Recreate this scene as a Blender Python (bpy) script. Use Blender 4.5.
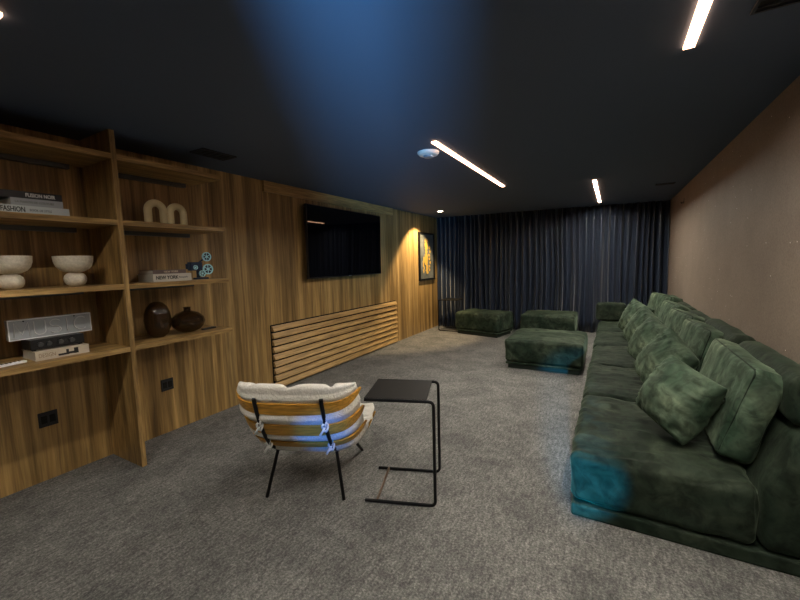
import bpy, bmesh, math, random
from mathutils import Vector, Matrix, noise
random.seed(7)
for o in list(bpy.data.objects): bpy.data.objects.remove(o)
scn = bpy.context.scene
COL = scn.collection
R = math.radians

# ------------------------------------------------------------------ camera
F_PX = 374.79
YAW, PITCH, ROLL = 0.516000424, -0.0997964471, -0.0279249135
CAMZ = 1.6
fw = Vector((-math.sin(YAW)*math.cos(PITCH), math.cos(YAW)*math.cos(PITCH), math.sin(PITCH)))
rt = Vector((math.cos(YAW), math.sin(YAW), 0)); up = rt.cross(fw)
rr = math.cos(ROLL)*rt + math.sin(ROLL)*up
uu = -math.sin(ROLL)*rt + math.cos(ROLL)*up
cam = bpy.data.cameras.new('camera'); cam.sensor_width = 36; cam.lens = F_PX/800*36
cam.clip_start = 0.02
co = bpy.data.objects.new('camera', cam); COL.objects.link(co)
M = Matrix(((rr.x, uu.x, -fw.x, 0), (rr.y, uu.y, -fw.y, 0), (rr.z, uu.z, -fw.z, CAMZ), (0, 0, 0, 1)))
co.matrix_world = M
scn.camera = co

# ------------------------------------------------------------------ world, exposure
w = bpy.data.worlds.new('world'); scn.world = w; w.use_nodes = True
w.node_tree.nodes['Background'].inputs[0].default_value = (0.02, 0.03, 0.05, 1)
w.node_tree.nodes['Background'].inputs[1].default_value = 0.5
vs = scn.view_settings
vs.view_transform = 'Standard'; vs.look = 'None'; vs.gamma = 1.0; vs.use_curve_mapping = False
vs.exposure = 0.12
STRIP_E = 200.0          # emission of the ceiling light strips
STRIP_C = (1.0, 0.93, 0.80)

def lamp(name, kind, loc, target, energy, color, **kw):
    l = bpy.data.lights.new(name, kind); l.energy = energy; l.color = color
    for k, v in kw.items(): setattr(l, k, v)
    o = bpy.data.objects.new(name, l); COL.objects.link(o); o.location = loc
    d = Vector(target) - Vector(loc)
    o.rotation_euler = d.to_track_quat('-Z', 'Y').to_euler()
    return o
# cold light of the adjoining room: shines in through the narrow door gap behind the camera
BLUE = (0.17, 0.50, 0.88)
lamp('doorway_glow', 'SPOT', (.52, -1.32, .95), (-1.7, 3.0, 4.9), 2000, BLUE, spot_size=R(84), spot_blend=.35, shadow_soft_size=.055)
lamp('added_blue_spot', 'SPOT', (.10, -.55, .62), (-.14, 2.45, .25), 1500, (0.0, 0.40, .8), spot_size=R(11), spot_blend=.7, shadow_soft_size=.02)  # added spot inside the room, no fixture: blue patch on the sofa corner

lamp('added_blue_spot', 'SPOT', (.0, -.60, .50), (-1.66, 1.86, .52), 230, (0.0, 0.22, 1.0), spot_size=R(9.5), spot_blend=.9, shadow_soft_size=.02)  # second added spot without a fixture, tints the chair cushion between its slats

# ------------------------------------------------------------------ materials
def mat(name, color=(.5,.5,.5), rough=.5, metal=0, **kw):
    m = bpy.data.materials.new(name); m.use_nodes = True
    b = m.node_tree.nodes['Principled BSDF']
    b.inputs['Base Color'].default_value = (*color, 1)
    b.inputs['Roughness'].default_value = rough
    b.inputs['Metallic'].default_value = metal
    for k, v in kw.items():
        i = b.inputs[k]
        i.default_value = v if not isinstance(v, tuple) else (*v, 1)
    return m
def nodes(m): return m.node_tree.nodes, m.node_tree.links, m.node_tree.nodes['Principled BSDF']
def texco(m, scale, kind='Object', rot=(0,0,0)):
    n, l, b = nodes(m)
    t = n.new('ShaderNodeTexCoord'); mp = n.new('ShaderNodeMapping')
    mp.inputs['Scale'].default_value = scale; mp.inputs['Rotation'].default_value = rot
    l.new(t.outputs[kind], mp.inputs[0]); return mp.outputs[0]
def noise_tex(m, vec, scale, detail=3, rough=.55, dist=0):
    n, l, b = nodes(m)
    t = n.new('ShaderNodeTexNoise'); t.inputs['Scale'].default_value = scale; t.inputs['Detail'].default_value = detail
    t.inputs['Roughness'].default_value = rough; t.inputs['Distortion'].default_value = dist
    l.new(vec, t.inputs['Vector']); return t.outputs['Fac']
def ramp(m, fac, stops):
    n, l, b = nodes(m)
    r = n.new('ShaderNodeValToRGB'); e = r.color_ramp.elements
    while len(e) < len(stops): e.new(.5)
    for i, (p, c) in enumerate(stops): e[i].position = p; e[i].color = (*c, 1)
    l.new(fac, r.inputs[0]); return r.outputs[0]
def mix(m, fac, a, b_, mode='MIX'):
    n, l, b = nodes(m)
    x = n.new('ShaderNodeMix'); x.data_type = 'RGBA'; x.blend_type = mode
    if isinstance(fac, float): x.inputs[0].default_value = fac
    else: l.new(fac, x.inputs[0])
    for s, v in ((6, a), (7, b_)):
        if isinstance(v, tuple): x.inputs[s].default_value = (*v, 1)
        else: l.new(v, x.inputs[s])
    return x.outputs[2]
def setc(m, out): n, l, b = nodes(m); l.new(out, b.inputs['Base Color'])
def bump(m, fac, strength=.3, dist=.01):
    n, l, b = nodes(m)
    k = n.new('ShaderNodeBump'); k.inputs['Strength'].default_value = strength; k.inputs['Distance'].default_value = dist
    l.new(fac, k.inputs['Height']); l.new(k.outputs[0], b.inputs['Normal'])

def wood(name, grain, c1, c2, c3, rough=.5, fine=1.0):
    """grain: scale vector, small along the grain"""
    m = mat(name, rough=rough)
    v = texco(m, grain)
    a = noise_tex(m, v, 1.0*fine, 4, .6, .3)
    v2 = texco(m, tuple(g*6 for g in grain))
    b_ = noise_tex(m, v2, 1.0*fine, 3, .6)
    ca = ramp(m, a, [(.3, c1), (.5, c2), (.68, c3)])
    cb = ramp(m, b_, [(.35, (.62,.62,.62)), (.6, (1.08,1.08,1.08))])
    setc(m, mix(m, 1.0, ca, cb, 'MULTIPLY'))
    return m
WC = [(.15,.085,.026), (.37,.225,.078), (.58,.375,.145)]
m_wall_wood = wood('wall_wood', (9, 9, .35), *WC, rough=.45)
m_shelf_wood = wood('shelf_wood', (14, 1.0, 14), *[tuple(x*1.0 for x in c) for c in WC], rough=.45)
m_up_wood = wood('upright_wood', (14, 14, 1.0), *WC, rough=.45)
m_slat_wood = wood('slat_wood', (10, .6, 10), (.34,.20,.07), (.52,.325,.12), (.66,.43,.17), rough=.45)
m_ply = wood('honey_ply', (1.2, 12, 12), (.50,.24,.030), (.62,.31,.04), (.70,.37,.06), rough=.35)

# vertical plank joints on the wall
def add_planks(m):
    n, l, b = nodes(m)
    v = texco(m, (1, 1, 1))
    s = n.new('ShaderNodeSeparateXYZ'); l.new(v, s.inputs[0])
    src = b.inputs['Base Color'].links[0].from_socket
    mu = n.new('ShaderNodeMath'); mu.operation = 'MULTIPLY'; l.new(s.outputs['Y'], mu.inputs[0]); mu.inputs[1].default_value = 1/.13
    fl = n.new('ShaderNodeMath'); fl.operation = 'FLOOR'; l.new(mu.outputs[0], fl.inputs[0])
    wn = n.new('ShaderNodeTexWhiteNoise'); wn.noise_dimensions = '1D'; l.new(fl.outputs[0], wn.inputs['W'])
    c = ramp(m, wn.outputs['Value'], [(0, (.80,.80,.80)), (1, (1.15,1.15,1.15))])
    l.new(mix(m, 1.0, src, c, 'MULTIPLY'), b.inputs['Base Color'])
add_planks(m_wall_wood)

m_carpet = mat('carpet', rough=.95)
v = texco(m_carpet, (1,1,1))
f1 = noise_tex(m_carpet, v, 75, 5, .8)
f2 = noise_tex(m_carpet, texco(m_carpet, (44, 13, 1)), 1.0, 4, .7)
f3 = noise_tex(m_carpet, v, 3.0, 6, .68, .5)
c = ramp(m_carpet, f1, [(.32, (.050,.049,.047)), (.5, (.148,.145,.139)), (.68, (.33,.322,.306))])
c2 = ramp(m_carpet, f2, [(.35, (.62,.62,.62)), (.65, (1.32,1.32,1.30))])
c3 = ramp(m_carpet, f3, [(.36, (.72,.72,.72)), (.62, (1.16,1.15,1.13))])
setc(m_carpet, mix(m_carpet, 1.0, mix(m_carpet, 1.0, c, c2, 'MULTIPLY'), c3, 'MULTIPLY'))
bump(m_carpet, f1, .6, .01)

m_ceil = mat('ceiling_paint', (.070,.100,.160), .75)
v = texco(m_ceil, (1,1,1)); f = noise_tex(m_ceil, v, 60, 3); bump(m_ceil, f, .1, .003)
m_dark = mat('dark_wall', (.03,.035,.045), .8)

m_rwall = mat('taupe_wallcovering', rough=.62)
v = texco(m_rwall, (1,1,1))
f1 = noise_tex(m_rwall, texco(m_rwall, (1, 60, 60)), 1.6, 4, .7)
f2 = noise_tex(m_rwall, v, 1.6, 4, .6)
c = ramp(m_rwall, f1, [(.3, (.19,.148,.118)), (.7, (.30,.24,.195))])
c2 = ramp(m_rwall, f2, [(.3, (.85,.83,.82)), (.7, (1.1,1.08,1.05))])
base = mix(m_rwall, 1.0, c, c2, 'MULTIPLY')
n, l, b = nodes(m_rwall)
vo = n.new('ShaderNodeTexVoronoi'); vo.voronoi_dimensions = '2D'; vo.inputs['Scale'].default_value = 9; l.new(texco(m_rwall, (1,1,1), 'Object', (0, R(90), 0)), vo.inputs['Vector'])
lt = n.new('ShaderNodeMath'); lt.operation = 'LESS_THAN'; lt.inputs[1].default_value = .04; l.new(vo.outputs['Distance'], lt.inputs[0])
sp = n.new('ShaderNodeSeparateColor'); l.new(vo.outputs['Color'], sp.inputs[0])
gt = n.new('ShaderNodeMath'); gt.operation = 'GREATER_THAN'; gt.inputs[1].default_value = .88; l.new(sp.outputs[0], gt.inputs[0])
mm = n.new('ShaderNodeMath'); mm.operation = 'MULTIPLY'; l.new(lt.outputs[0], mm.inputs[0]); l.new(gt.outputs[0], mm.inputs[1])
l.new(mix(m_rwall, mm.outputs[0], base, (1.0,.95,.85)), b.inputs['Base Color'])  # metallic glints painted as pale dots in the base colour

def velvet(name, k=1.0):
    m = mat(name, rough=.75)
    v = texco(m, (1,1.7,1.3), 'Object')
    f = noise_tex(m, v, 2.3, 4, .58, .7)
    g = noise_tex(m, texco(m, (1,1,1)), 11, 3, .6, .8)
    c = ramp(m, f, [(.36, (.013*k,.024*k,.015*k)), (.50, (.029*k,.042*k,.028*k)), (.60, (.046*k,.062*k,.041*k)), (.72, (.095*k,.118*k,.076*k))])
    c2 = ramp(m, g, [(.35, (.50,.50,.50)), (.62, (1.3,1.3,1.3))])
    setc(m, mix(m, 1.0, c, c2, 'MULTIPLY'))
    n, l, b = nodes(m)
    b.inputs['Sheen Weight'].default_value = .16; b.inputs['Sheen Roughness'].default_value = .35
    b.inputs['Sheen Tint'].default_value = (.6,.78,.55,1)
    b.inputs['Specular IOR Level'].default_value = .12
    bump(m, noise_tex(m, texco(m, (1,1,1)), 9, 3), .25, .02)
    return m
m_velvet = velvet('green_velvet', .68)
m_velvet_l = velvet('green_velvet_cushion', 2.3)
m_velvet_o = velvet('green_velvet_ottoman', .95)
m_plinth = mat('dark_green_plinth', (.010,.020,.013), .6)

m_curt = mat('navy_curtain', rough=.28)
v = texco(m_curt, (1,1,1))
setc(m_curt, ramp(m_curt, noise_tex(m_curt, v, 300, 2), [(.3, (.020,.028,.048)), (.7, (.034,.044,.07))]))
m_curt.node_tree.nodes['Principled BSDF'].inputs['Sheen Weight'].default_value = .35
m_curt.node_tree.nodes['Principled BSDF'].inputs['Sheen Roughness'].default_value = .25

m_black = mat('black_metal', (.012,.012,.013), .35, .6)
m_blackpl = mat('black_plastic', (.01,.01,.011), .45)
m_screen = mat('screen_glass', (.002,.002,.003), .025)
m_bezel = mat('tv_bezel', (.05,.05,.055), .3, .8)
m_tabletop = mat('dark_tabletop', (.007,.006,.005), .6, 0, **{'Specular IOR Level': .2})
m_brass = mat('brown_bar', (.16,.11,.08), .35, .8)
m_cush = mat('cream_fabric', rough=.85)
f = noise_tex(m_cush, texco(m_cush, (1,1,1)), 120, 2)
setc(m_cush, ramp(m_cush, f, [(.3, (.66,.62,.55)), (.7, (.82,.78,.70))])); bump(m_cush, noise_tex(m_cush, texco(m_cush, (1,1,1)), 22, 4, .6, .6), .6, .02)
m_white = mat('white_plastic', (.88,.88,.88), .4)
m_cord = mat('white_cord', (.72,.72,.70), .7)
m_ceramic = mat('cream_ceramic', rough=.75)
f = noise_tex(m_ceramic, texco(m_ceramic, (1,1,1)), 70, 3); setc(m_ceramic, ramp(m_ceramic, f, [(.3, (.58,.53,.42)), (.7, (.76,.70,.57))]))
m_arch = mat('yellow_ceramic', (.82,.70,.40), .5)
m_smoke = mat('smoked_glass', (.05,.026,.010), .03, 0, **{'Transmission Weight': .45, 'IOR': 1.45})
m_profile = mat('grey_aluminium', (.10,.105,.11), .4, .7)
m_gap = mat('gap_black', (.006,.005,.004), .9)
m_gold = mat('gold_leaf', (.85,.52,.10), .4, .35)
m_art = mat('art_ground', rough=.6)
f = noise_tex(m_art, texco(m_art, (1,1,1)), 6, 5); setc(m_art, ramp(m_art, f, [(.3, (.06,.065,.06)), (.7, (.17,.175,.16))]))
m_navy = mat('navy_lacquer', (.012,.03,.07), .35)
m_cyan = mat('cyan_lit_reel', (.50,.90,1.0), .35)  # blue light falling on the reels is put into their colour
m_acryl = mat('frosted_acrylic', (.42,.45,.47), .35, 0, **{'Alpha': 1.0})
m_neon = mat('white_tube', (.66,.67,.66), .3)
m_paper = mat('paper', (.55,.52,.46), .8)
def emit(name, c, s):
    m = bpy.data.materials.new(name); m.use_nodes = True
    n = m.node_tree.nodes; n.clear()
    e = n.new('ShaderNodeEmission'); e.inputs[0].default_value = (*c, 1); e.inputs[1].default_value = s
    o = n.new('ShaderNodeOutputMaterial'); m.node_tree.links.new(e.outputs[0], o.inputs[0]); return m
m_strip = emit('strip_diffuser', STRIP_C, STRIP_E)
m_halo = emit('halo_edge', (1.0,.55,.32), 9)  # glow added to the strip housing for a warm halo on the ceiling
m_spot = emit('spot_diffuser', (1,.82,.58), 60)

# ------------------------------------------------------------------ helpers
def link_mesh(name, bm, m, parent=None, smooth=False, angle=None):
    me = bpy.data.meshes.new(name)
    bmesh.ops.recalc_face_normals(bm, faces=bm.faces)
    bm.to_mesh(me); bm.free()
    if m: me.materials.append(m)
    if smooth:
        for p in me.polygons: p.use_smooth = True
        if angle:
            try: me.set_sharp_from_angle(angle=R(angle))
            except Exception: pass
    o = bpy.data.objects.new(name, me); COL.objects.link(o)
    if parent: o.parent = parent
    return o
def tag(o, label, cat, group=None, kind=None):
    if label: o['label'] = label
    if cat: o['category'] = cat
    if group: o['group'] = group
    if kind: o['kind'] = kind
    return o
def thing(name, label, cat, loc=(0,0,0), rz=0, group=None):
    o = bpy.data.objects.new(name, None); COL.objects.link(o); o.empty_display_size = .1
    o.location = loc; o.rotation_euler = (0,0,rz); return tag(o, label, cat, group)
def copy_tree(o, parent=None):
    c = o.copy(); COL.objects.link(c)
    if parent: c.parent = parent; c.matrix_parent_inverse = o.matrix_parent_inverse.copy()
    for ch in [x for x in bpy.data.objects if x.parent == o]: copy_tree(ch, c)
    return c
def bx(bm, x0, x1, y0, y1, z0, z1, bev=0, seg=2):
    r = bmesh.ops.create_cube(bm, size=1.0)
    vs_ = r['verts']
    for v in vs_: v.co = Vector(((x0+x1)/2+v.co.x*(x1-x0), (y0+y1)/2+v.co.y*(y1-y0), (z0+z1)/2+v.co.z*(z1-z0)))
    if bev:
        es = list({e for v in vs_ for e in v.link_edges})
        bmesh.ops.bevel(bm, geom=es, offset=bev, segments=seg, affect='EDGES', profile=.5)
    return bm
def box(name, x0, x1, y0, y1, z0, z1, m, parent=None, bev=0, seg=2):
    return link_mesh(name, bx(bmesh.new(), x0, x1, y0, y1, z0, z1, bev, seg), m, parent)
def tube_bm(bm, pts, r, segs=10, closed=False, radii=None):
    pts = [Vector(p) for p in pts]; n = len(pts); rings = []
    prev = None
    for i, p in enumerate(pts):
        if closed: t = pts[(i+1) % n] - pts[i-1]
        else: t = (pts[min(i+1, n-1)] - pts[max(i-1, 0)])
        t.normalize()
        a = prev if prev else (Vector((0,0,1)) if abs(t.z) < .9 else Vector((1,0,0)))
        a = (a - t*a.dot(t)).normalized(); prev = a
        b_ = t.cross(a); rad = radii[i] if radii else r
        rings.append([bm.verts.new(p + rad*(math.cos(2*math.pi*k/segs)*a + math.sin(2*math.pi*k/segs)*b_)) for k in range(segs)])
    for i in range(n if closed else n-1):
        A, B = rings[i], rings[(i+1) % n]
        for k in range(segs): bm.faces.new((A[k], A[(k+1) % segs], B[(k+1) % segs], B[k]))
    if not closed:
        bm.faces.new(rings[0]); bm.faces.new(rings[-1][::-1])
    return bm
def round_path(pts, rad, k=6):
    pts = [Vector(p) for p in pts]; out = [pts[0]]
    for i in range(1, len(pts)-1):
        a, b_, c = pts[i-1], pts[i], pts[i+1]
        d1 = (a-b_).normalized(); d2 = (c-b_).normalized()
        p1 = b_+d1*rad; p2 = b_+d2*rad
        for j in range(k+1):
            t = j/k; out.append(p1*(1-t)**2 + b_*2*t*(1-t) + p2*t*t)
    out.append(pts[-1]); return out
def tube(name, pts, r, m, parent=None, rad=0, segs=10, closed=False):
    if rad: pts = round_path(pts, rad)
    return link_mesh(name, tube_bm(bmesh.new(), pts, r, segs, closed), m, parent, True, 50)
def lathe_bm(bm, prof, cx=0, cy=0, segs=40):
    rings = []
    for r, z in prof:
        if r < 1e-5: rings.append([bm.verts.new((cx, cy, z))])
        else: rings.append([bm.verts.new((cx+r*math.cos(2*math.pi*k/segs), cy+r*math.sin(2*math.pi*k/segs), z)) for k in range(segs)])
    for A, B in zip(rings, rings[1:]):
        for k in range(segs):
            k2 = (k+1) % segs
            if len(A) == 1 and len(B) == 1: continue
            if len(A) == 1: bm.faces.new((A[0], B[k2], B[k]))
            elif len(B) == 1: bm.faces.new((A[k], A[k2], B[0]))
            else: bm.faces.new((A[k], A[k2], B[k2], B[k]))
    return bm
def lathe(name, prof, loc, m, parent=None, segs=40):
    o = link_mesh(name, lathe_bm(bmesh.new(), prof, segs=segs), m, parent, True, 40); o.location = loc; return o
def cube_grid(bm, n):
    """unit cube surface [-1,1]^3, n cells per side"""
    vd = {}
    def V(p):
        k = tuple(round(c*1e4) for c in p)
        if k not in vd: vd[k] = bm.verts.new(p)
        return vd[k]
    for ax in range(3):
        for s in (-1, 1):
            for i in range(n):
                for j in range(n):
                    q = []
                    for (a, b_) in ((i,j), (i+1,j), (i+1,j+1), (i,j+1)):
                        p = [0,0,0]; p[ax] = s
                        p[(ax+1) % 3] = math.sin((-1+2*a/n)*math.pi/2)*.35 + (-1+2*a/n)*.65
                        p[(ax+2) % 3] = math.sin((-1+2*b_/n)*math.pi/2)*.35 + (-1+2*b_/n)*.65
                        q.append(V(tuple(p)))
                    try: bm.faces.new(q)
                    except ValueError: pass
def softbox(name, hx, hy, hz, r, puff, m, parent=None, n=18, amp=.006, freq=3.0, seed=0, loc=(0,0,0), flat_bottom=False, wr=0):
    bm = bmesh.new(); cube_grid(bm, n)
    H = Vector((hx,hy,hz))
    for v in bm.verts:
        p = Vector((v.co.x*hx, v.co.y*hy, v.co.z*hz)); u = v.co.copy()
        q = Vector([max(-(H[i]-r), min(H[i]-r, p[i])) for i in range(3)])
        d = p-q
        if d.length > 1e-9: p = q + d.normalized()*r
        g = Vector((0,0,0))
        for i in range(3):
            if abs(u[i]) > .95:
                a, b_ = u[(i+1) % 3], u[(i+2) % 3]
                g[i] += math.copysign(puff[i]*(1-a*a)**.7*(1-b_*b_)**.7, u[i])
        p += g
        nz = noise.noise(p*freq + Vector((seed*3.1, seed*1.7, seed)))
        nn = (p-q).normalized() if (p-q).length > 1e-9 else Vector((0,0,1))
        p += nn*nz*amp
        if wr:
            wv = noise.noise(Vector((p.x*freq*1.2, p.y*freq*5.5, p.z*freq*1.5)) + Vector((seed*7.7,0,0)))
            p += nn*wr*(abs(wv)*2-.4)
        if flat_bottom: p.z = max(p.z, -hz)
        v.co = p
    o = link_mesh(name, bm, m, parent, True); o.location = loc; return o
def text_mesh(name, s, size, m, parent, mat4, extrude=.0015, font_bold=False, sx=1.0):
    cu = bpy.data.curves.new(name, 'FONT'); cu.body = s; cu.size = size; cu.extrude = extrude
    cu.align_x = 'LEFT'; cu.align_y = 'CENTER'; cu.resolution_u = 3
    if font_bold: cu.offset = size*.018
    t = bpy.data.objects.new(name+'_c', cu); COL.objects.link(t)
    bpy.context.view_layer.update()
    dg = bpy.context.evaluated_depsgraph_get()
    me = bpy.data.meshes.new_from_object(t.evaluated_get(dg))
    bpy.data.objects.remove(t); bpy.data.curves.remove(cu)
    me.transform(mat4 @ Matrix.Diagonal((sx,1,1,1)))
    me.materials.clear(); me.materials.append(m)
    o = bpy.data.objects.new(name, me); COL.objects.link(o); o.parent = parent; return o
# text facing +X, reading towards +Y
def facing_x(x, y, z): return Matrix(((0,0,1,x), (1,0,0,y), (0,1,0,z), (0,0,0,1)))

# ------------------------------------------------------------------ room shell
XL, XR, YN, CZ = -3.77, .95, -.9, 2.65
YBL, YBR = 8.50, 9.02            # rear wall runs slightly skew
def struct(o): o['kind'] = 'structure'; return o
bm = bmesh.new(); bx(bm, XL-.15, XR+.15, YN-.9, 9.5, -.1, 0); struct(link_mesh('floor', bm, m_carpet))
bm = bmesh.new(); bx(bm, XL-.15, XR+.15, YN-.9, 9.5, CZ, CZ+.1); struct(link_mesh('ceiling', bm, m_ceil))
struct(box('wall_left', XL-.12, XL, YN-.9, 9.3, 0, CZ, m_wall_wood))
struct(box('wall_right', XR, XR+.12, YN-.9, 9.3, 0, CZ, m_rwall))
bm = bmesh.new()
vv = [bm.verts.new(p) for p in ((XL,YBL+.1,0), (XR,YBR+.1,0), (XR,YBR+.25,0), (XL,YBL+.25,0), (XL,YBL+.1,CZ), (XR,YBR+.1,CZ), (XR,YBR+.25,CZ), (XL,YBL+.25,CZ))]
for f in ((0,1,2,3), (4,5,6,7), (0,1,5,4), (1,2,6,5), (2,3,7,6), (3,0,4,7)): bm.faces.new([vv[i] for i in f])
struct(link_mesh('wall_back', bm, m_dark))
# near wall behind the camera with a door standing slightly ajar
GX0, GX1 = .262, .368
bm = bmesh.new(); bx(bm, XL, -.66, YN-.1, YN, 0, CZ); bx(bm, GX1, XR, YN-.1, YN, 0, CZ); bx(bm, -.66, GX1, YN-.1, YN, 2.45, CZ)
struct(link_mesh('wall_near', bm, m_dark))
struct(box('door_1', -.66, GX0, YN-.07, YN-.02, 0.005, 2.45, m_dark))
struct(box('wall_behind', XL, XR, YN-.9, YN-.85, 0, CZ, m_dark))

# ------------------------------------------------------------------ curtain
def curtain():
    bm = bmesh.new()
    A = Vector((XL+.02, YBL+.04, 0)); B = Vector((XR-.02, YBR+.04, 0)); L = (B-A).length
    d = (B-A).normalized(); nrm = Vector((d.y, -d.x, 0))
    N = 900; rows = 10; z0, z1 = .015, 2.645
    ph = []; x = 0
    rnd = random.Random(3); cur = 0; phase = [0]; ks = []
    # irregular fold spacing
    knots = [0]
    while knots[-1] < L: knots.append(knots[-1] + rnd.uniform(.065, .155))
    amps = [rnd.uniform(.08, .17) for _ in knots]
    lean = [rnd.uniform(-.05, .05) for _ in knots]
    def off(s, h):
        import bisect
        i = max(0, bisect.bisect_right(knots, s)-1); i = min(i, len(knots)-2)
        t = (s-knots[i])/(knots[i+1]-knots[i])
        return amps[i]*math.sin(math.pi*t)**1.3
    vs_ = []
    for j in range(rows+1):
        h = j/rows; z = z0+(z1-z0)*h; row = []
        for i in range(N+1):
            s = L*i/N
            k = noise.noise(Vector((s*2.3, (1-h)*1.1, 0)))
            s2 = s + (1-h)*.10*k*min(1, s*2, (L-s)*2)
            f = off(s, h)*(.75+.45*(1-h)) + .012*noise.noise(Vector((s*9, h*2, 4)))
            p = A + d*s2 + nrm*f; row.append(bm.verts.new((p.x, p.y, z)))
        vs_.append(row)
    for j in range(rows):
        for i in range(N): bm.faces.new((vs_[j][i], vs_[j][i+1], vs_[j+1][i+1], vs_[j+1][i]))
    o = link_mesh('curtain', bm, m_curt, None, True)
    md = o.modifiers.new('thick', 'SOLIDIFY'); md.thickness = .003; md.offset = 1
    return o
tag(curtain(), 'wide dark navy pleated curtain covering the whole rear wall', 'curtain')

# ------------------------------------------------------------------ ceiling fixtures
def strip(x, y0, y1, label):
    t = thing('linear_ceiling_light', label, 'ceiling light', (x, (y0+y1)/2, CZ), 0, 'linear ceiling lights')
    L = (y1-y0)/2; W = .024
    box('diffuser', -W+.003, W-.003, -L+.003, L-.003, -.003, -.001, m_strip, t)
    bm = bmesh.new()
    bx(bm, -W, -W+.003, -L, L, -.013, -.0002); bx(bm, W-.003, W, -L, L, -.013, -.0002)
    bx(bm, -W+.003, W-.003, -L, -L+.003, -.013, -.0002); bx(bm, -W+.003, W-.003, L-.003, L, -.013, -.0002)
    link_mesh('housing', bm, m_halo, t)
    return t
strip(-1.39, 3.13, 5.54, 'long lit ceiling strip starting beside the round white detector')
strip(-.24, 5.9, 8.30, 'lit ceiling strip nearest the curtain, above the sofa and ottomans')
strip(.31, .08, 2.49, 'bright ceiling strip cut by the top edge of the picture at right')
strip(-2.2, -.35, .64, 'ceiling strip just outside the upper left corner, its glow showing')
t = thing('smoke_detector', 'round white ceiling detector beside the long light strip', 'detector', (-1.57, 3.40, CZ))
lathe('detector_base', [(0,-.001), (.105,-.001), (.105,-.012), (.09,-.03), (.06,-.036), (0,-.036)], (0,0,0), m_white, t)
lathe('sensor_ring', [(.025,-.0362), (.05,-.0362), (.045,-.05), (.028,-.054), (0,-.054)], (0,0,0), mat('grey_ring', (.25,.3,.38), .4), t)
t = thing('recessed_downlight', 'small round lit downlight near the wood wall and curtain', 'ceiling light', (-3.17, 7.4, CZ))
lathe('trim_ring', [(.05,-.001), (.075,-.001), (.073,-.008), (.05,-.010), (.048,-.001)], (0,0,0), m_white, t)
lathe('lamp_lens', [(0,-.006), (.046,-.006), (.046,-.001)], (0,0,0), m_spot, t)
l = bpy.data.lights.new('downlight_beam', 'SPOT'); l.energy = 260; l.color = (1,.75,.42); l.spot_size = R(88); l.spot_blend = .35; l.shadow_soft_size = .03
o = bpy.data.objects.new('downlight_beam', l); COL.objects.link(o); o.parent = t; o.location = (0,0,-.03); o.rotation_euler = (0, R(22), 0)
def vent(x, y, sx, sy, label, n=6):
    t = thing('ceiling_vent', label, 'vent', (x, y, CZ))
    bm = bmesh.new(); bx(bm, -sx, sx, -sy, sy, -.004, -.0005); link_mesh('backing', bm, m_gap, t)
    bm = bmesh.new(); w_ = .012
    bx(bm, -sx, sx, -sy, -sy+w_, -.012, -.004); bx(bm, -sx, sx, sy-w_, sy, -.012, -.004)
    bx(bm, -sx, -sx+w_, -sy+w_, sy-w_, -.012, -.004); bx(bm, sx-w_, sx, -sy+w_, sy-w_, -.012, -.004)
    link_mesh('frame', bm, m_dark, t)
    for k in range(n):
        yy = -sy+w_+(2*sy-2*w_)*(k+.5)/n
        bm = bmesh.new(); bx(bm, -sx+w_, sx-w_, yy-.004, yy+.004, -.011, -.004); link_mesh('louvre', bm, m_dark, t)
vent(-3.25, 2.3, .10, .17, 'dark ceiling vent over the right end of the shelving')
vent(.65, 6.88, .12, .05, 'small dark ceiling vent near the taupe wall and curtain', 3)
vent(.71, 1.95, .21, .36, 'large dark ceiling grille at the upper right corner', 12)

# ------------------------------------------------------------------ left wall: pelmet, television, slatted grille, picture, outlets
box_o = box('pelmet_board', XL, XL+.035, 3.29, 6.40, 2.515, CZ-.002, m_slat_wood, None, .003)
tag(box_o, 'horizontal wooden pelmet board above the television at the ceiling', 'pelmet')
t = thing('television', 'large black wall-mounted flat television above the slatted grille', 'television', (XL+.12, 4.855, 1.92))
t.rotation_euler = (0, R(.9), R(.35))
TW, TH = .945, .515
box('casing', -.045, -.006, -TW, TW, -TH, TH, m_bezel, t, .004)
box('screen', -.0058, -.002, -TW+.010, TW-.010, -TH+.016, TH-.010, m_screen, t, .0005)
box('logo_plate', -.004, .001, -.03, .03, -TH+.001, -TH+.014, mat('logo_silver', (.4,.4,.42), .3, .9), t)
box('wall_bracket', -.112, -.045, -.3, .3, -.2, .2, m_black, t)
t = thing('slatted_grille', 'low wide wooden slatted grille on the wall below the television', 'grille', (XL, 4.86, .05))
box('backing_board', 0.001, .008, -1.582, 1.584, -.02, .80, m_gap, t)
for k in range(9):
    z = .0 + k*.0925
    bm = bmesh.new()
    pr = [(.008, z+.064), (.026, z+.064), (.052, z+.012), (.052, z-.002), (.008, z-.002)]
    a = [bm.verts.new((p[0], -1.57, p[1]-.02)) for p in pr]; b_ = [bm.verts.new((p[0], 1.58, p[1]-.02)) for p in pr]
    bm.faces.new(a); bm.faces.new(b_[::-1])
    for i in range(5): bm.faces.new((a[i], a[(i+1) % 5], b_[(i+1) % 5], b_[i]))
    link_mesh('slat', bm, m_slat_wood, t)
t = thing('framed_picture', 'black framed picture of a golden figure beside the curtain', 'picture', (XL, 7.92, 1.72))
PW, PH = .40, .54
bm = bmesh.new(); fwid = .035
bx(bm, .001, .045, -PW, -PW+fwid, -PH, PH); bx(bm, .001, .045, PW-fwid, PW, -PH, PH)
bx(bm, .001, .045, -PW+fwid, PW-fwid, -PH, -PH+fwid); bx(bm, .001, .045, -PW+fwid, PW-fwid, PH-fwid, PH)
link_mesh('frame', bm, m_black, t)
can = box('canvas', .001, .02, -PW+fwid, PW-fwid, -PH+fwid, PH-fwid, m_art, t)
bm = bmesh.new()
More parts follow.
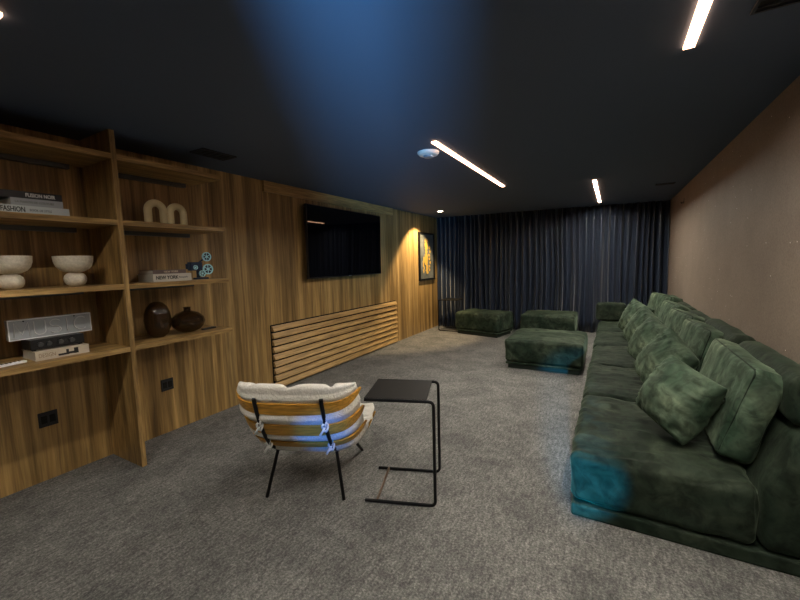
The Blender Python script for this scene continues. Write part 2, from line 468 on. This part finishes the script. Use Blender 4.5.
def blob(cy, cz, ry, rz, x=.022, n=20, seed=0):
    c = [bm.verts.new((x, cy+ry*math.cos(2*math.pi*k/n)*(1+.18*math.sin(5*k+seed)), cz+rz*math.sin(2*math.pi*k/n)*(1+.12*math.cos(3*k+seed)))) for k in range(n)]
    bm.faces.new(c)
blob(-.02, .24, .085, .10, .0225); blob(-.02, .10, .05, .09, .023, seed=2); blob(-.03, -.07, .10, .14, .0226, seed=4)
for k in range(6): blob(-.02+.07*math.cos(k), .36+.03*math.sin(2*k), .018, .035, .0232+k*.0002, 10, k)
for k in range(7): blob(.15+.03*math.sin(k*2), .20-.085*k, .045, .035, .0221+k*.0002, 12, k)
for k in range(5): blob(-.17+.02*math.cos(k*2), -.05-.07*k, .035, .05, .0221+k*.0002, 12, k+3)
for k in range(4): blob(.0+.05*math.sin(k*3), -.22-.05*k, .06, .035, .0235+k*.0002, 12, k+7)
link_mesh('golden_figure', bm, m_gold, t)
def outlet(y, z, label):
    t = thing('wall_outlet', label, 'outlet', (XL, y, z), 0, 'black wall outlets')
    box('plate', .0005, .009, -.058, .058, -.058, .058, m_blackpl, t, .004)
    for s in (-1, 1): box('socket', .009, .012, s*.025-.018, s*.025+.018, -.03, .03, m_gap, t, .002)
outlet(1.08, .475, 'black wall outlet in the left bay below the lowest shelf')
outlet(1.975, .475, 'black wall outlet right of the upright, below the lowest shelf')

t = thing('wall_hook', 'tiny black hook high on the taupe wall near the curtain', 'hook', (XR, 7.38, 2.44))
box('hook_plate', -.006, -.0005, -.018, .018, -.05, .03, m_black, t, .002)
tube('hook_arm', [(-.004,0,-.02), (-.03,0,-.045), (-.04,0,-.02)], .006, m_black, t, .008)

# ------------------------------------------------------------------ shelving
XS = -3.29; YS = 1.475; UT = .036; YE = 2.39; YST = -.5
t = thing('shelving_unit', 'tall open wooden wall shelving with four shelf levels at left', 'shelving', (0,0,0))
box('upright', XL, XS, YS, YS+UT, 0, CZ, m_up_wood, t, .001)
box('upright', XL, XS, -.55, -.5, 0, CZ, m_up_wood, t, .001)
TOPS = (1.0, 1.492, 1.984, 2.476)
for z in TOPS:
    box('shelf', XL, XS, YST, YS, z-.04, z, m_shelf_wood, t, .001)
    box('shelf', XL, XS, YS+UT, YE, z-.04, z, m_shelf_wood, t, .001)
    for y0, y1 in ((YST, YS-.1), (YS+UT+.01, YE-.09)):
        box('light_profile', XL+.002, XL+.05, y0, y1, z-.075, z-.041, m_profile, t)

def book(name, x1, dx, y0, y1, z0, z1, cover, label, rz=0, pages=m_paper, group=None):
    t = thing(name, label, 'book', ((2*x1-dx)/2, (y0+y1)/2, z0), rz, group)
    hx, hy, h = dx/2, (y1-y0)/2, z1-z0
    bm = bmesh.new()
    bx(bm, -hx, hx, -hy, hy, 0, .004); bx(bm, -hx, hx, -hy, hy, h-.004, h); bx(bm, hx-.005, hx, -hy, hy, .004, h-.004)
    link_mesh('cover', bm, cover, t)
    box('pages', -hx+.006, hx-.006, -hy+.005, hy-.005, .0045, h-.0045, pages, t)
    return t, hx, hy, h
G2 = 'books stacked on the second shelf from the top'
m_bk_w = mat('book_white', (.48,.52,.53), .5); m_bk_g = mat('book_grey', (.30,.32,.33), .6); m_bk_k = mat('book_black', (.015,.015,.016), .5)
m_ink = mat('ink_black', (.012,.012,.012), .6); m_inkw = mat('ink_white', (.75,.75,.72), .6); m_inkg = mat('ink_grey', (.14,.15,.15), .6)
z = TOPS[2]+.0005
t, hx, hy, h = book('book', -3.37, .28, .78, 1.215, z, z+.056, m_bk_w, 'white FASHION book at the bottom of the stack of three books')
text_mesh('lettering', 'FASHION', .046, m_ink, t, facing_x(hx+.0005, -hy+.085, h*.5), sx=.62, font_bold=True)
text_mesh('small_lettering', 'BOOK OF STYLE', .022, m_inkg, t, facing_x(hx+.0005, -hy+.225, h*.5), sx=.7)
z += .0565
t, hx, hy, h = book('book', -3.38, .24, .92, 1.187, z, z+.048, m_bk_g, 'grey book with faint lettering in the middle of the stack of three')
text_mesh('lettering', 'LA MAISON DE COUTURE', .020, m_inkg, t, facing_x(hx+.0005, -hy+.02, h*.5), sx=.85)
z += .0485
t, hx, hy, h = book('book', -3.40, .27, .84, 1.195, z, z+.048, m_bk_k, 'black book with white lettering on top of the stack of three', R(-2))
text_mesh('lettering', 'FUSION NOIR', .034, m_inkw, t, facing_x(hx+.0005, -hy+.165, h*.5), sx=.72, font_bold=True)
z = TOPS[1]+.0005
t, hx, hy, h = book('book', -3.37, .26, 1.735, 2.065, z, z+.066, mat('book_cream', (.62,.58,.50), .5), 'cream NEW YORK book lying on the shelf under a smaller book')
text_mesh('lettering', 'NEW YORK', .042, m_ink, t, facing_x(hx+.0005, -hy+.02, h*.5), sx=.85, font_bold=True)
text_mesh('small_lettering', 'Photographs', .020, m_inkg, t, facing_x(hx+.0005, -hy+.215, h*.5), sx=.8)
t, hx, hy, h = book('book', -3.39, .22, 1.74, 2.03, z+.0665, z+.0665+.034, mat('book_mauve', (.16,.11,.10), .5), 'dark mauve book with pale lettering on top of the NEW YORK book', R(2))
text_mesh('lettering', 'NEW YORK', .024, mat('ink_gold', (.75,.6,.42), .5), t, facing_x(hx+.0005, -hy+.09, h*.5), sx=1.0)
z = TOPS[0]+.0005
t, hx, hy, h = book('book', -3.38, .25, .945, 1.245, z, z+.062, mat('book_cream2', (.55,.48,.38), .55), 'cream book with dark blocks on its spine under the black amplifier')
text_mesh('lettering', 'DESIGN', .038, mat('ink_tan', (.30,.22,.15), .6), t, facing_x(hx+.0005, -hy+.015, h*.5), sx=.7)
for a, b_, c, d in ((.12,.17,.012,.026), (.165,.18,.012,.050), (.18,.22,.014,.030), (.21,.235,.012,.052)): box('spine_print', hx+.0002, hx+.001, -hy+a, -hy+b_, c, d, m_ink, t)
# amplifier
t = thing('amplifier', 'small black amplifier with knobs standing on the cream book', 'amplifier', (-3.50, 1.09, z+.0625))
box('case', -.10, .07, -.15, .15, .008, .078, m_blackpl, t, .004)
for y in (-.10, -.055, .01, .075): 
    o = lathe('knob', [(0,0), (.016,0), (.015,.018), (0,.018)], (.0705, y, .043), m_profile, t, 20); o.rotation_euler = (0, R(90), 0)
box('display', .0702, .072, .03, .055, .03, .055, m_screen, t)
for a in (-.08, .05):
    for b_ in (-.13, .13): box('foot', a-.01, a+.01, b_-.01, b_+.01, 0, .008, m_gap, t)
# MUSIC sign
t = thing('music_sign', 'rectangular frosted acrylic sign reading MUSIC on the black amplifier', 'sign', (-3.545, 1.095, z+.0625+.0785))
box('acrylic_box', -.028, .022, -.232, .232, .0, .140, m_acryl, t, .004)
bm = bmesh.new()
for (a, b_, c, d) in ((-.232,.232,.134,.140), (-.232,.232,0,.006), (-.232,-.226,.006,.134), (.226,.232,.006,.134)): bx(bm, .0222, .026, a, b_, c, d)
link_mesh('rim', bm, m_white, t)
# outlined letters as tubes
W_, y0 = .075, -.205
def letter(pts): tube_bm(lb, [(.028, p[0], p[1]) for p in pts], .0035, 6)
lb = bmesh.new(); zt, zb = .118, .022
letter([(-.205,zb), (-.200,zt), (-.165,zb+.012), (-.130,zt), (-.125,zb)])
def arc(cy, cz, ry, rz, a0, a1, n=14): return [(cy+ry*math.cos(R(a0+(a1-a0)*k/n)), cz+rz*math.sin(R(a0+(a1-a0)*k/n))) for k in range(n+1)]
letter([(-.100,zt)] + arc(-.070, zb+.03, .030, .030, 180, 360) + [(-.040,zt)])
letter(arc(.015, .094, .030, .024, 30, 270) + arc(.015, .046, .030, .024, 90, -150))
letter([(.082,zt), (.082,zb)])
letter(arc(.165, .070, .042, .048, 50, 310))
link_mesh('letters', lb, m_neon, t, True)
for y in (-.15, .13):
    bm = bmesh.new(); bmesh.ops.create_uvsphere(bm, u_segments=10, v_segments=6, radius=.005, matrix=Matrix.Translation((.026, y, .127)))
    link_mesh('screw', bm, m_black, t)
# remote controls
def remote(y, x, zz, rz, label, m1, L=.075):
    t = thing('remote_control', label, 'remote control', (x, y, zz), rz)
    box('case', -.02, .02, -L, L, 0, .016, m1, t, .004)
    bm = bmesh.new()
    for k in range(5):
        for s in (-1, 1): bx(bm, s*.008-.004, s*.008+.004, -L*.7+k*.022, -L*.7+k*.022+.01, .016, .018)
    link_mesh('buttons', bm, m_gap if m1 is m_white else m_profile, t)
remote(.835, -3.42, TOPS[0]+.0005, R(10), 'white remote control left of the cream book on the lowest shelf', m_white)
remote(2.245, -3.45, TOPS[0]+.0005, R(6), 'black remote control right of the low round glass vase', m_blackpl, .07)
# pedestal bowls
def bowl(y, label):
    t = thing('pedestal_bowl', label, 'bowl', (-3.50, y, TOPS[1]+.0005), 0, 'cream pedestal bowls')
    lathe('ball_foot', [(0,0), (.035,0), (.055,.014), (.066,.036), (.068,.055), (.062,.078), (.045,.096), (.03,.102), (0,.102)], (0,0,0), m_ceramic, t)
    lathe('bowl', [(0,.1025), (.028,.1025), (.055,.106), (.085,.122), (.105,.148), (.115,.180), (.118,.222), (.111,.222), (.107,.182), (.095,.152), (.07,.13), (0,.12)], (0,0,0), m_ceramic, t)
bowl(1.253, 'cream pedestal bowl on the third shelf, the one beside the upright')
bowl(.905, 'cream pedestal bowl on the third shelf, cut by the left picture edge')
# arches
def arch(y, label, w_=.068, h=.125):
    t = thing('arch_vase', label, 'vase', (-3.50, y, TOPS[2]+.0005), R(4), 'cream arch vases')
    pts = [(0,-w_,.012), (0,-w_,.05)] + [(0, -w_*math.cos(math.pi*k/14), h+w_*math.sin(math.pi*k/14)) for k in range(15)] + [(0,w_,.05), (0,w_,.0)]
    link_mesh('arch', tube_bm(bmesh.new(), pts, .031, 18), m_arch, t, True, 60)
    lathe('mouth_ring', [(0,0), (.026,0), (.028,.008), (.022,.014), (0,.014)], (0,-w_,0), m_arch, t)
arch(1.872, 'cream arch shaped vase on the shelf, the left of the two arches')
arch(2.055, 'cream arch shaped vase on the shelf, the right of the two arches', .064, .118)
# glass vases
t = tag(lathe('glass_vase', [(0,.0), (.045,0), (.075,.03), (.098,.085), (.106,.15), (.100,.215), (.080,.27), (.050,.303), (.028,.312), (.026,.306), (.045,.297), (.074,.263), (.094,.212), (.100,.15), (.092,.087), (.070,.035), (.04,.008), (0,.008)], (-3.50,1.805,TOPS[0]+.0005), m_smoke), 'tall egg shaped dark amber glass vase on the lowest right shelf', 'vase')
t = tag(lathe('glass_vase', [(0,0), (.05,0), (.10,.022), (.135,.062), (.147,.102), (.135,.142), (.095,.180), (.045,.198), (.030,.205), (.030,.228), (.036,.236), (.030,.236), (.024,.228), (.024,.203), (.04,.192), (.09,.174), (.129,.138), (.141,.102), (.129,.066), (.096,.028), (.05,.007), (0,.007)], (-3.50,2.075,TOPS[0]+.0005), m_smoke), 'low round amber glass vase with a short neck on the lowest shelf', 'vase')
# reel sculpture
t = thing('reel_sculpture', 'small dark blue film camera ornament with reels lit pale cyan', 'ornament', (-3.46, 2.19, TOPS[1]+.0005), 0)
box('body', -.03, .03, -.085, .03, .085, .165, m_navy, t, .006)
box('lens_hood', -.02, .02, -.108, -.085, .10, .15, m_navy, t, .004)
box('stand', -.025, .025, -.04, .09, 0, .018, m_navy, t, .004)
tube('stem', [(0,0,.018), (0,0,.088)], .016, m_navy, t)
tube('reel_arm', [(0,.0,.15), (0,.07,.20)], .008, m_navy, t)
tube('reel_arm', [(0,.01,.12), (0,.075,.10)], .008, m_navy, t)
def reel(y, z, r, x=.034):
    bm = bmesh.new(); segs = 36
    o_ = link_mesh('reel', lathe_bm(bm, [(r*.80,-.007), (r,-.009), (r,.009), (r*.80,.007), (r*.80,-.007)], segs=segs), m_cyan, t, True, 40)
    o_.location = (x, y, z); o_.rotation_euler = (0, R(90), 0)
    bm = bmesh.new()
    lathe_bm(bm, [(0,-.006), (r*.25,-.006), (r*.25,.006), (0,.006)], segs=16)
    for k in range(6):
        a = k*math.pi/3
        tube_bm(bm, [(r*.2*math.cos(a), r*.2*math.sin(a), 0), (r*.85*math.cos(a), r*.85*math.sin(a), 0)], r*.09, 6)
    s_ = link_mesh('spokes', bm, m_cyan, o_, True, 40)
    bm = bmesh.new(); lathe_bm(bm, [(0,-.003), (r*.81,-.003), (r*.81,.0), (0,.0)], segs=24); link_mesh('film', bm, m_navy, o_)
reel(.075, .215, .044); reel(.080, .095, .050); reel(.02, .055, .030); reel(-.045, .115, .020)

# ------------------------------------------------------------------ side tables
def side_table(loc, rz, label):
    t = thing('side_table', label, 'side table', loc, rz, 'black C-shaped side tables')
    r = .011; X0, X1 = 0, .453; Yw = .203; Zt = .712
    for s in (-1, 1):
        y = s*Yw
        tube('side_frame', [(X0-.02,y,r), (X1,y,r), (X1,y,Zt), (X0,y,Zt)], r, m_black, t, .035)
    tube('foot_bar', [(.06,-Yw,r+.002), (.06,Yw,r+.002)], .009, m_brass, t)
    box('tabletop', X0-.005, X1-.045, -Yw+.008, Yw-.008, Zt-.006, Zt+.010, m_tabletop, t, .003)
    return t
TH_ = R(23.6); EX = Vector((math.cos(TH_), math.sin(TH_), 0)); EY = Vector((-math.sin(TH_), math.cos(TH_), 0))
OC = Vector((-1.804, 1.7775, 0))
def cw(x, y): p = OC + EX*x + EY*y; return (p.x, p.y, 0)
side_table(cw(.458, .196), TH_-R(4.2), 'black C-shaped side table standing beside the slatted lounge chair')

# ------------------------------------------------------------------ lounge chair
ch = thing('lounge_chair', 'low lounge chair with honey wooden back slats and cream tufted cushion', 'chair', (OC.x, OC.y, 0), TH_)
def spl(keys, t):
    n = len(keys)-1; x = t*n; i = min(int(x), n-1); f = x-i
    P = [Vector(keys[max(0, min(n, i+k))]) for k in (-1, 0, 1, 2)]
    return .5*((2*P[1]) + (P[2]-P[0])*f + (2*P[0]-5*P[1]+4*P[2]-P[3])*f*f + (-P[0]+3*P[1]-3*P[2]+P[3])*f**3)
CEN = [(-.190,.800), (-.165,.70), (-.105,.55), (-.01,.41), (.12,.315), (.30,.285), (.48,.305), (.66,.36)]
EDG = [(-.03,.835), (.0,.785), (.075,.64), (.16,.50), (.26,.44), (.38,.43), (.52,.43), (.64,.44)]
HW = [.385, .388, .388, .386, .385, .388, .385, .35]
def shell(s, t):
    c = spl(CEN, t); e = spl(EDG, t); a = abs(s)**3.2
    hw = spl([(h, 0) for h in HW], t)[0]
    p = c*(1-a) + e*a
    return Vector((math.sin(s*math.pi/2*.92)/math.sin(math.pi/2*.92)*hw, p.x, p.y))
def shn(s, t):
    e = 1e-3; a = shell(min(1, s+e), t)-shell(max(-1, s-e), t); b_ = shell(s, min(1, t+e))-shell(s, max(0, t-e))
    n = a.cross(b_).normalized()
    if n.dot(Vector((0, .6, .8))) < 0: n = -n
    return n
def slat(tc, wd, name='back_slat'):
    bm = bmesh.new(); N = 40; rows = []
    for i in range(N+1):
        s = -1+2*i/N
        k = (1-abs(s)**3)**.5 if abs(s) < 1 else 0
        k = .15+.85*k
        row = []
        for (v, off) in ((-1,-.006), (1,-.006), (1,-.018), (-1,-.018)):
            t_ = tc+v*wd/2*k; p = shell(s, max(0, min(1, t_))); row.append(bm.verts.new(p + shn(s, tc)*(off-.004) + Vector((s*.016*abs(s)**6, 0, 0))))
        rows.append(row)
    for A, B in zip(rows, rows[1:]):
        for k in range(4): bm.faces.new((A[k], A[(k+1) % 4], B[(k+1) % 4], B[k]))
    bm.faces.new(rows[0]); bm.faces.new(rows[-1][::-1])
    return link_mesh(name, bm, m_ply, ch, True, 40)
slat(.125, .090); slat(.285, .080); slat(.425, .060); slat(.66, .075, 'seat_slat'); slat(.83, .075, 'seat_slat')
for s in (-1, 1):
    pts = []
    for k in range(26):
        t_ = .03+.85*k/25; p = shell(s*.47, t_) - shn(s*.47, t_)*.030; p.x = s*.215; pts.append(p)
    tube('frame_rail', pts, .0135, m_black, ch)
    j = shell(s*.47, .56) - shn(s*.47, .56)*.032
    tube('rear_leg', [(s*.213, j.y-.02, j.z), (s*.274, 0, .0)], .012, m_black, ch)
    j = shell(s*.47, .80) - shn(s*.47, .80)*.032
    tube('front_leg', [(s*.213, j.y, j.z), (s*.262, .683, .0)], .012, m_black, ch)
# cushion
bm = bmesh.new(); NS, NT = 56, 72
def tuft(s, t):
    g = 0
    for c_ in (-.55, 0, .55): g += math.exp(-((s-c_)/.06)**2)
    for c_ in (.17, .36, .55, .74, .92): g += .8*math.exp(-((t-c_)/.02)**2)
    return g
top = []; bot = []
for i in range(NS+1):
    rt_ = []; rb = []
    for j_ in range(NT+1):
        s = -1+2*i/NS; t_ = j_/NT
        ed = (max(0, 1-abs(s)**8))**.5 * (max(0, 1-abs(2*t_-1)**14))**.5
        p = shell(s, t_); n_ = shn(s, t_)
        # puffed edges spread outwards
        thk = .105*ed*(1-.6*min(1, tuft(s, t_))) + .006
        thk += .012*noise.noise(Vector((s*4, t_*9, 1)))*ed
        bul = .016*noise.noise(Vector((s*3, t_*6, 5)))
        lift = Vector((0, -.016, .052))*math.exp(-t_*14)*(1-.95*abs(s)**3)*(1+.22*abs(math.sin(s*math.pi/.55)))
        out = Vector((s, 0, 0))*(.014+.008*min(1, t_*2))*abs(s)**9
        rt_.append(bm.verts.new(p + n_*thk + lift + out))
        if 0 < i < NS and 0 < j_ < NT:
            gp = min(1, min(abs(t_-c_) for c_ in (.125, .285, .425, .66, .83))/.075)**2
            rb.append(bm.verts.new(p - n_*(.003+.030*gp*(1 if t_ > .06 else 0))*ed + lift + out))
        else: rb.append(rt_[-1])
    top.append(rt_); bot.append(rb)
for i in range(NS):
    for j_ in range(NT):
        bm.faces.new((top[i][j_], top[i+1][j_], top[i+1][j_+1], top[i][j_+1]))
        q = [bot[i][j_], bot[i][j_+1], bot[i+1][j_+1], bot[i+1][j_]]
        try: bm.faces.new(q)
        except ValueError: pass
link_mesh('cushion', bm, m_cush, ch, True)
for s in (-1, 1):
    for tc in (.25, .42):
        p = shell(s*.47, tc) - shn(s*.47, tc)*.038; p.x = s*.215
        bm = bmesh.new()
        tube_bm(bm, [p+Vector((.018*math.cos(a), -.006+.01*math.sin(a*2), .020*math.sin(a)*1.3)) for a in [k*math.pi/6 for k in range(12)]], .008, 6, True)
        tube_bm(bm, [p, p+Vector((-.012,-.012,-.02)), p+Vector((-.035,-.008,-.055))], .008, 6)
        tube_bm(bm, [p, p+Vector((.006,-.014,.02)), p+Vector((.014,-.012,.055))], .007, 6)
        link_mesh('cushion_tie', bm, m_cord, ch, True)

# ------------------------------------------------------------------ sofa
XF, XB, XW = -.20, .69, .935
def module(y0, y1, label, seed, arm=False):
    cy = (y0+y1)/2; hy = (y1-y0)/2-.004
    t = thing('sofa_module', label, 'sofa', ((XF+XW)/2, cy, 0), 0, 'green velvet sofa modules')
    ox = (XF+XW)/2
    box('plinth', XF+.012-ox, XW-.005-ox, -hy+.008, hy-.008, 0, .082, m_velvet, t, .012)
    hx = (XB-XF)/2-.003
    softbox('seat', hx, hy-.010, .160, .055, (0.0, 0.0, .02), m_velvet, t, 40, .014, 4, seed, ((XF+XB)/2-ox, 0, .245), wr=.013)
    hb = (XW-XB)/2
    bk = softbox('backrest', hb-.004, hy-.006, .315, .05, (0.0, 0, .01), m_velvet, t, 14, .008, 4, seed+5, ((XW+XB)/2-ox, 0, .395))
    for v in bk.data.vertices:
        k = max(0, v.co.z+.02)*.36*max(0, min(1, (hb-v.co.x)/(1.6*hb)))
        v.co.x += k
    if arm:
        softbox('armrest', .235, .11, .16, .04, (.01, 0, .01), m_velvet, t, 12, .006, 4, 9, (-.235+.0+.235-ox+.0, hy-.115, .59))
    return t
ys = [2.41, 3.58, 4.66, 5.74, 6.82, 8.0]
labs = ['nearest green velvet sofa section at the lower right corner',
        'second green velvet sofa section from the near end, under the second pillow',
        'middle green velvet sofa section, halfway along the taupe wall',
        'green velvet sofa section alongside the far edge of the large ottoman',
        'farthest green velvet sofa section, ending in an armrest by the curtain']
for k in range(5): module(ys[k], ys[k+1], labs[k], k+1, k == 4)
# boxed back cushions: bottom on the seat, leaning on the backrest
def back_cushion(cy, hy, label, seed, yaw=0, tilt=14, hz=.285, hx=.095, zb=.43, xb=.585):
    t = thing('back_cushion', label, 'cushion', (xb, cy, zb), 0, 'green boxed back cushions')
    Mx = Matrix.Rotation(yaw, 4, 'Z') @ Matrix.Rotation(R(tilt), 4, 'Y')
    o = softbox('cushion_body', hx, hy, hz, .030, (.03, -.055, -.01), m_velvet_l, t, 30, .012, 5, seed, wr=.006)
    bm = bmesh.new()
    for s in (-1, 1):
        a, b_ = hy-.012, hz-.012; x = s*(hx-.010)
        c = []
        for (cy_, cz_, a0) in ((a-.03, b_-.03, 0), (-a+.03, b_-.03, 90), (-a+.03, -b_+.03, 180), (a-.03, -b_+.03, 270)):
            for k in range(5): 
                an = R(a0+k*22.5); c.append((x, cy_+.036*math.cos(an), cz_+.036*math.sin(an)))
        tube_bm(bm, c, .006, 6, True)
    p = link_mesh('piping', bm, m_velvet, t, True)
    for q in (o, p):
        q.matrix_local = Mx @ Matrix.Translation((0, 0, hz+.01))
    return t
back_cushion(3.13, .48, 'large boxed green back cushion nearest the camera', 1, R(0), 16, .265, .078, .43, .612)
back_cushion(4.25, .385, 'boxed green back cushion behind the second pillow', 2, R(5), 15, .265, .080, .43, .618)
back_cushion(5.12, .385, 'boxed green back cushion behind the third pillow', 3, R(7), 15, .265, .080, .43, .618)
back_cushion(6.0, .385, 'boxed green back cushion, second from the far end of the row', 4, R(5), 15, .265, .080, .43, .618)
back_cushion(6.95, .42, 'boxed green back cushion at the far end beside the curtain', 5, R(12), 13, .28, .08, .43, .61)
# bolsters on top of the backrest against the wall
for k, (y, hy, lb_) in enumerate(((3.02,.50,'nearest green bolster on the backrest, at the right picture edge'), (4.10,.50,'second green bolster on the backrest against the taupe wall'),
        (5.18,.50,'third green bolster on the backrest against the taupe wall'), (6.26,.50,'fourth green bolster on the backrest against the taupe wall'), (7.3,.48,'farthest green bolster on the backrest against the taupe wall'))):
    o = softbox('bolster', .070, hy, .125 if k < 2 else .10, .05, (.01,.0,.012), m_velvet, None, 14, .010, 5, 20+k, (.868, y, .852 if k < 2 else .828))
    tag(o, lb_, 'bolster', 'green bolsters along the backrest')
# throw pillows
def pillow(c, hw, th, yaw, tilt, roll, label, seed, m=m_velvet_l):
    bm = bmesh.new(); N = 44; g = {}
    for side in (-1, 1):
        for i in range(N+1):
            for j in range(N+1):
                u = math.sin((-1+2*i/N)*math.pi/2); v = math.sin((-1+2*j/N)*math.pi/2)
                edge = i in (0, N) or j in (0, N)
                if edge and side == 1 and (i,j,-1) in g: g[(i,j,1)] = g[(i,j,-1)]; continue
                f = max(0, (1-u*u))*max(0, (1-v*v))
                x = hw*u*(1-.03*(1-v*v)*abs(u)); z = hw*v*(1-.03*(1-u*u)*abs(v))
                y = side*th*(f**.42)
                # creases running in from the seams
                er = 1-min(1, f*2.2)
                cr = noise.noise(Vector((u*9, v*1.6, seed*5+side)))*max(0, abs(v)-.2) + noise.noise(Vector((u*1.6, v*9, seed*9+side)))*max(0, abs(u)-.2)
                lump = noise.noise(Vector((u*1.6, v*1.6, seed*2.2+side)))
                y += side*(0 if edge else 1)*(.040*cr*min(1, f*6) + .018*lump*min(1, f*4))
                g[(i,j,side)] = bm.verts.new((x, y, z))
    for side in (-1, 1):
        for i in range(N):
            for j in range(N):
                q = [g[(i,j,side)], g[(i+1,j,side)], g[(i+1,j+1,side)], g[(i,j+1,side)]]
                try: bm.faces.new(q)
                except ValueError: pass
    o = link_mesh('throw_pillow', bm, m, None, True)
    o.matrix_world = Matrix.Translation(c) @ Matrix.Rotation(yaw, 4, 'Z') @ Matrix.Rotation(tilt, 4, 'X') @ Matrix.Rotation(roll, 4, 'Y')
    return tag(o, label, 'pillow', 'green velvet throw pillows')
# local -Y is the face; yaw -90 turns it to -X
pillow((.385, 2.90, .685), .212, .165, R(-52), R(-24), R(14), 'square green throw pillow nearest the camera, full and creased', 1)
pillow((.40, 3.78, .69), .235, .15, R(-62), R(-24), R(24), 'second nearest green throw pillow, behind the creased front one', 2)
pillow((.37, 4.60, .69), .235, .145, R(-62), R(-22), R(14), 'middle green throw pillow of the row of five', 3)
pillow((.34, 5.40, .70), .23, .14, R(-62), R(-22), R(20), 'fourth green throw pillow from the camera', 4)
pillow((.30, 6.2, .71), .24, .13, R(-58), R(-20), R(14), 'farthest green throw pillow, pale edge against the curtain', 5)

# ------------------------------------------------------------------ ottomans
def ottoman(loc, hx, hy, h, rz, label, seed):
    t = thing('ottoman', label, 'ottoman', loc, rz, 'green velvet ottomans')
    box('plinth', -hx+.04, hx-.04, -hy+.04, hy-.04, 0, .06, m_plinth, t, .008)
    bm = bmesh.new(); 
    softbox('base_band', hx-.005, hy-.005, .022, .02, (0,0,0), m_velvet_o, t, 8, .002, 4, seed, (0,0,.082))
    softbox('seat', hx, hy, (h-.104)/2, .045, (.006,.006,.02), m_velvet_o, t, 30, .012, 4, seed, (0,0,.106+(h-.104)/2), wr=.008)
    return t
ottoman((-.835, 6.0, 0), .52, .52, .43, 0, 'large square green velvet ottoman pushed against the sofa', 1)
ottoman((-2.42, 7.97, 0), .52, .35, .48, R(-13), 'green velvet ottoman at the left beside the small side table', 2)
ottoman((-1.10, 8.15, 0), .50, .40, .48, R(0), 'green velvet ottoman half hidden behind the large one', 3)
side_table((-3.02, 8.12, 0), math.pi, 'small dark side table near the curtain beside the left ottoman')
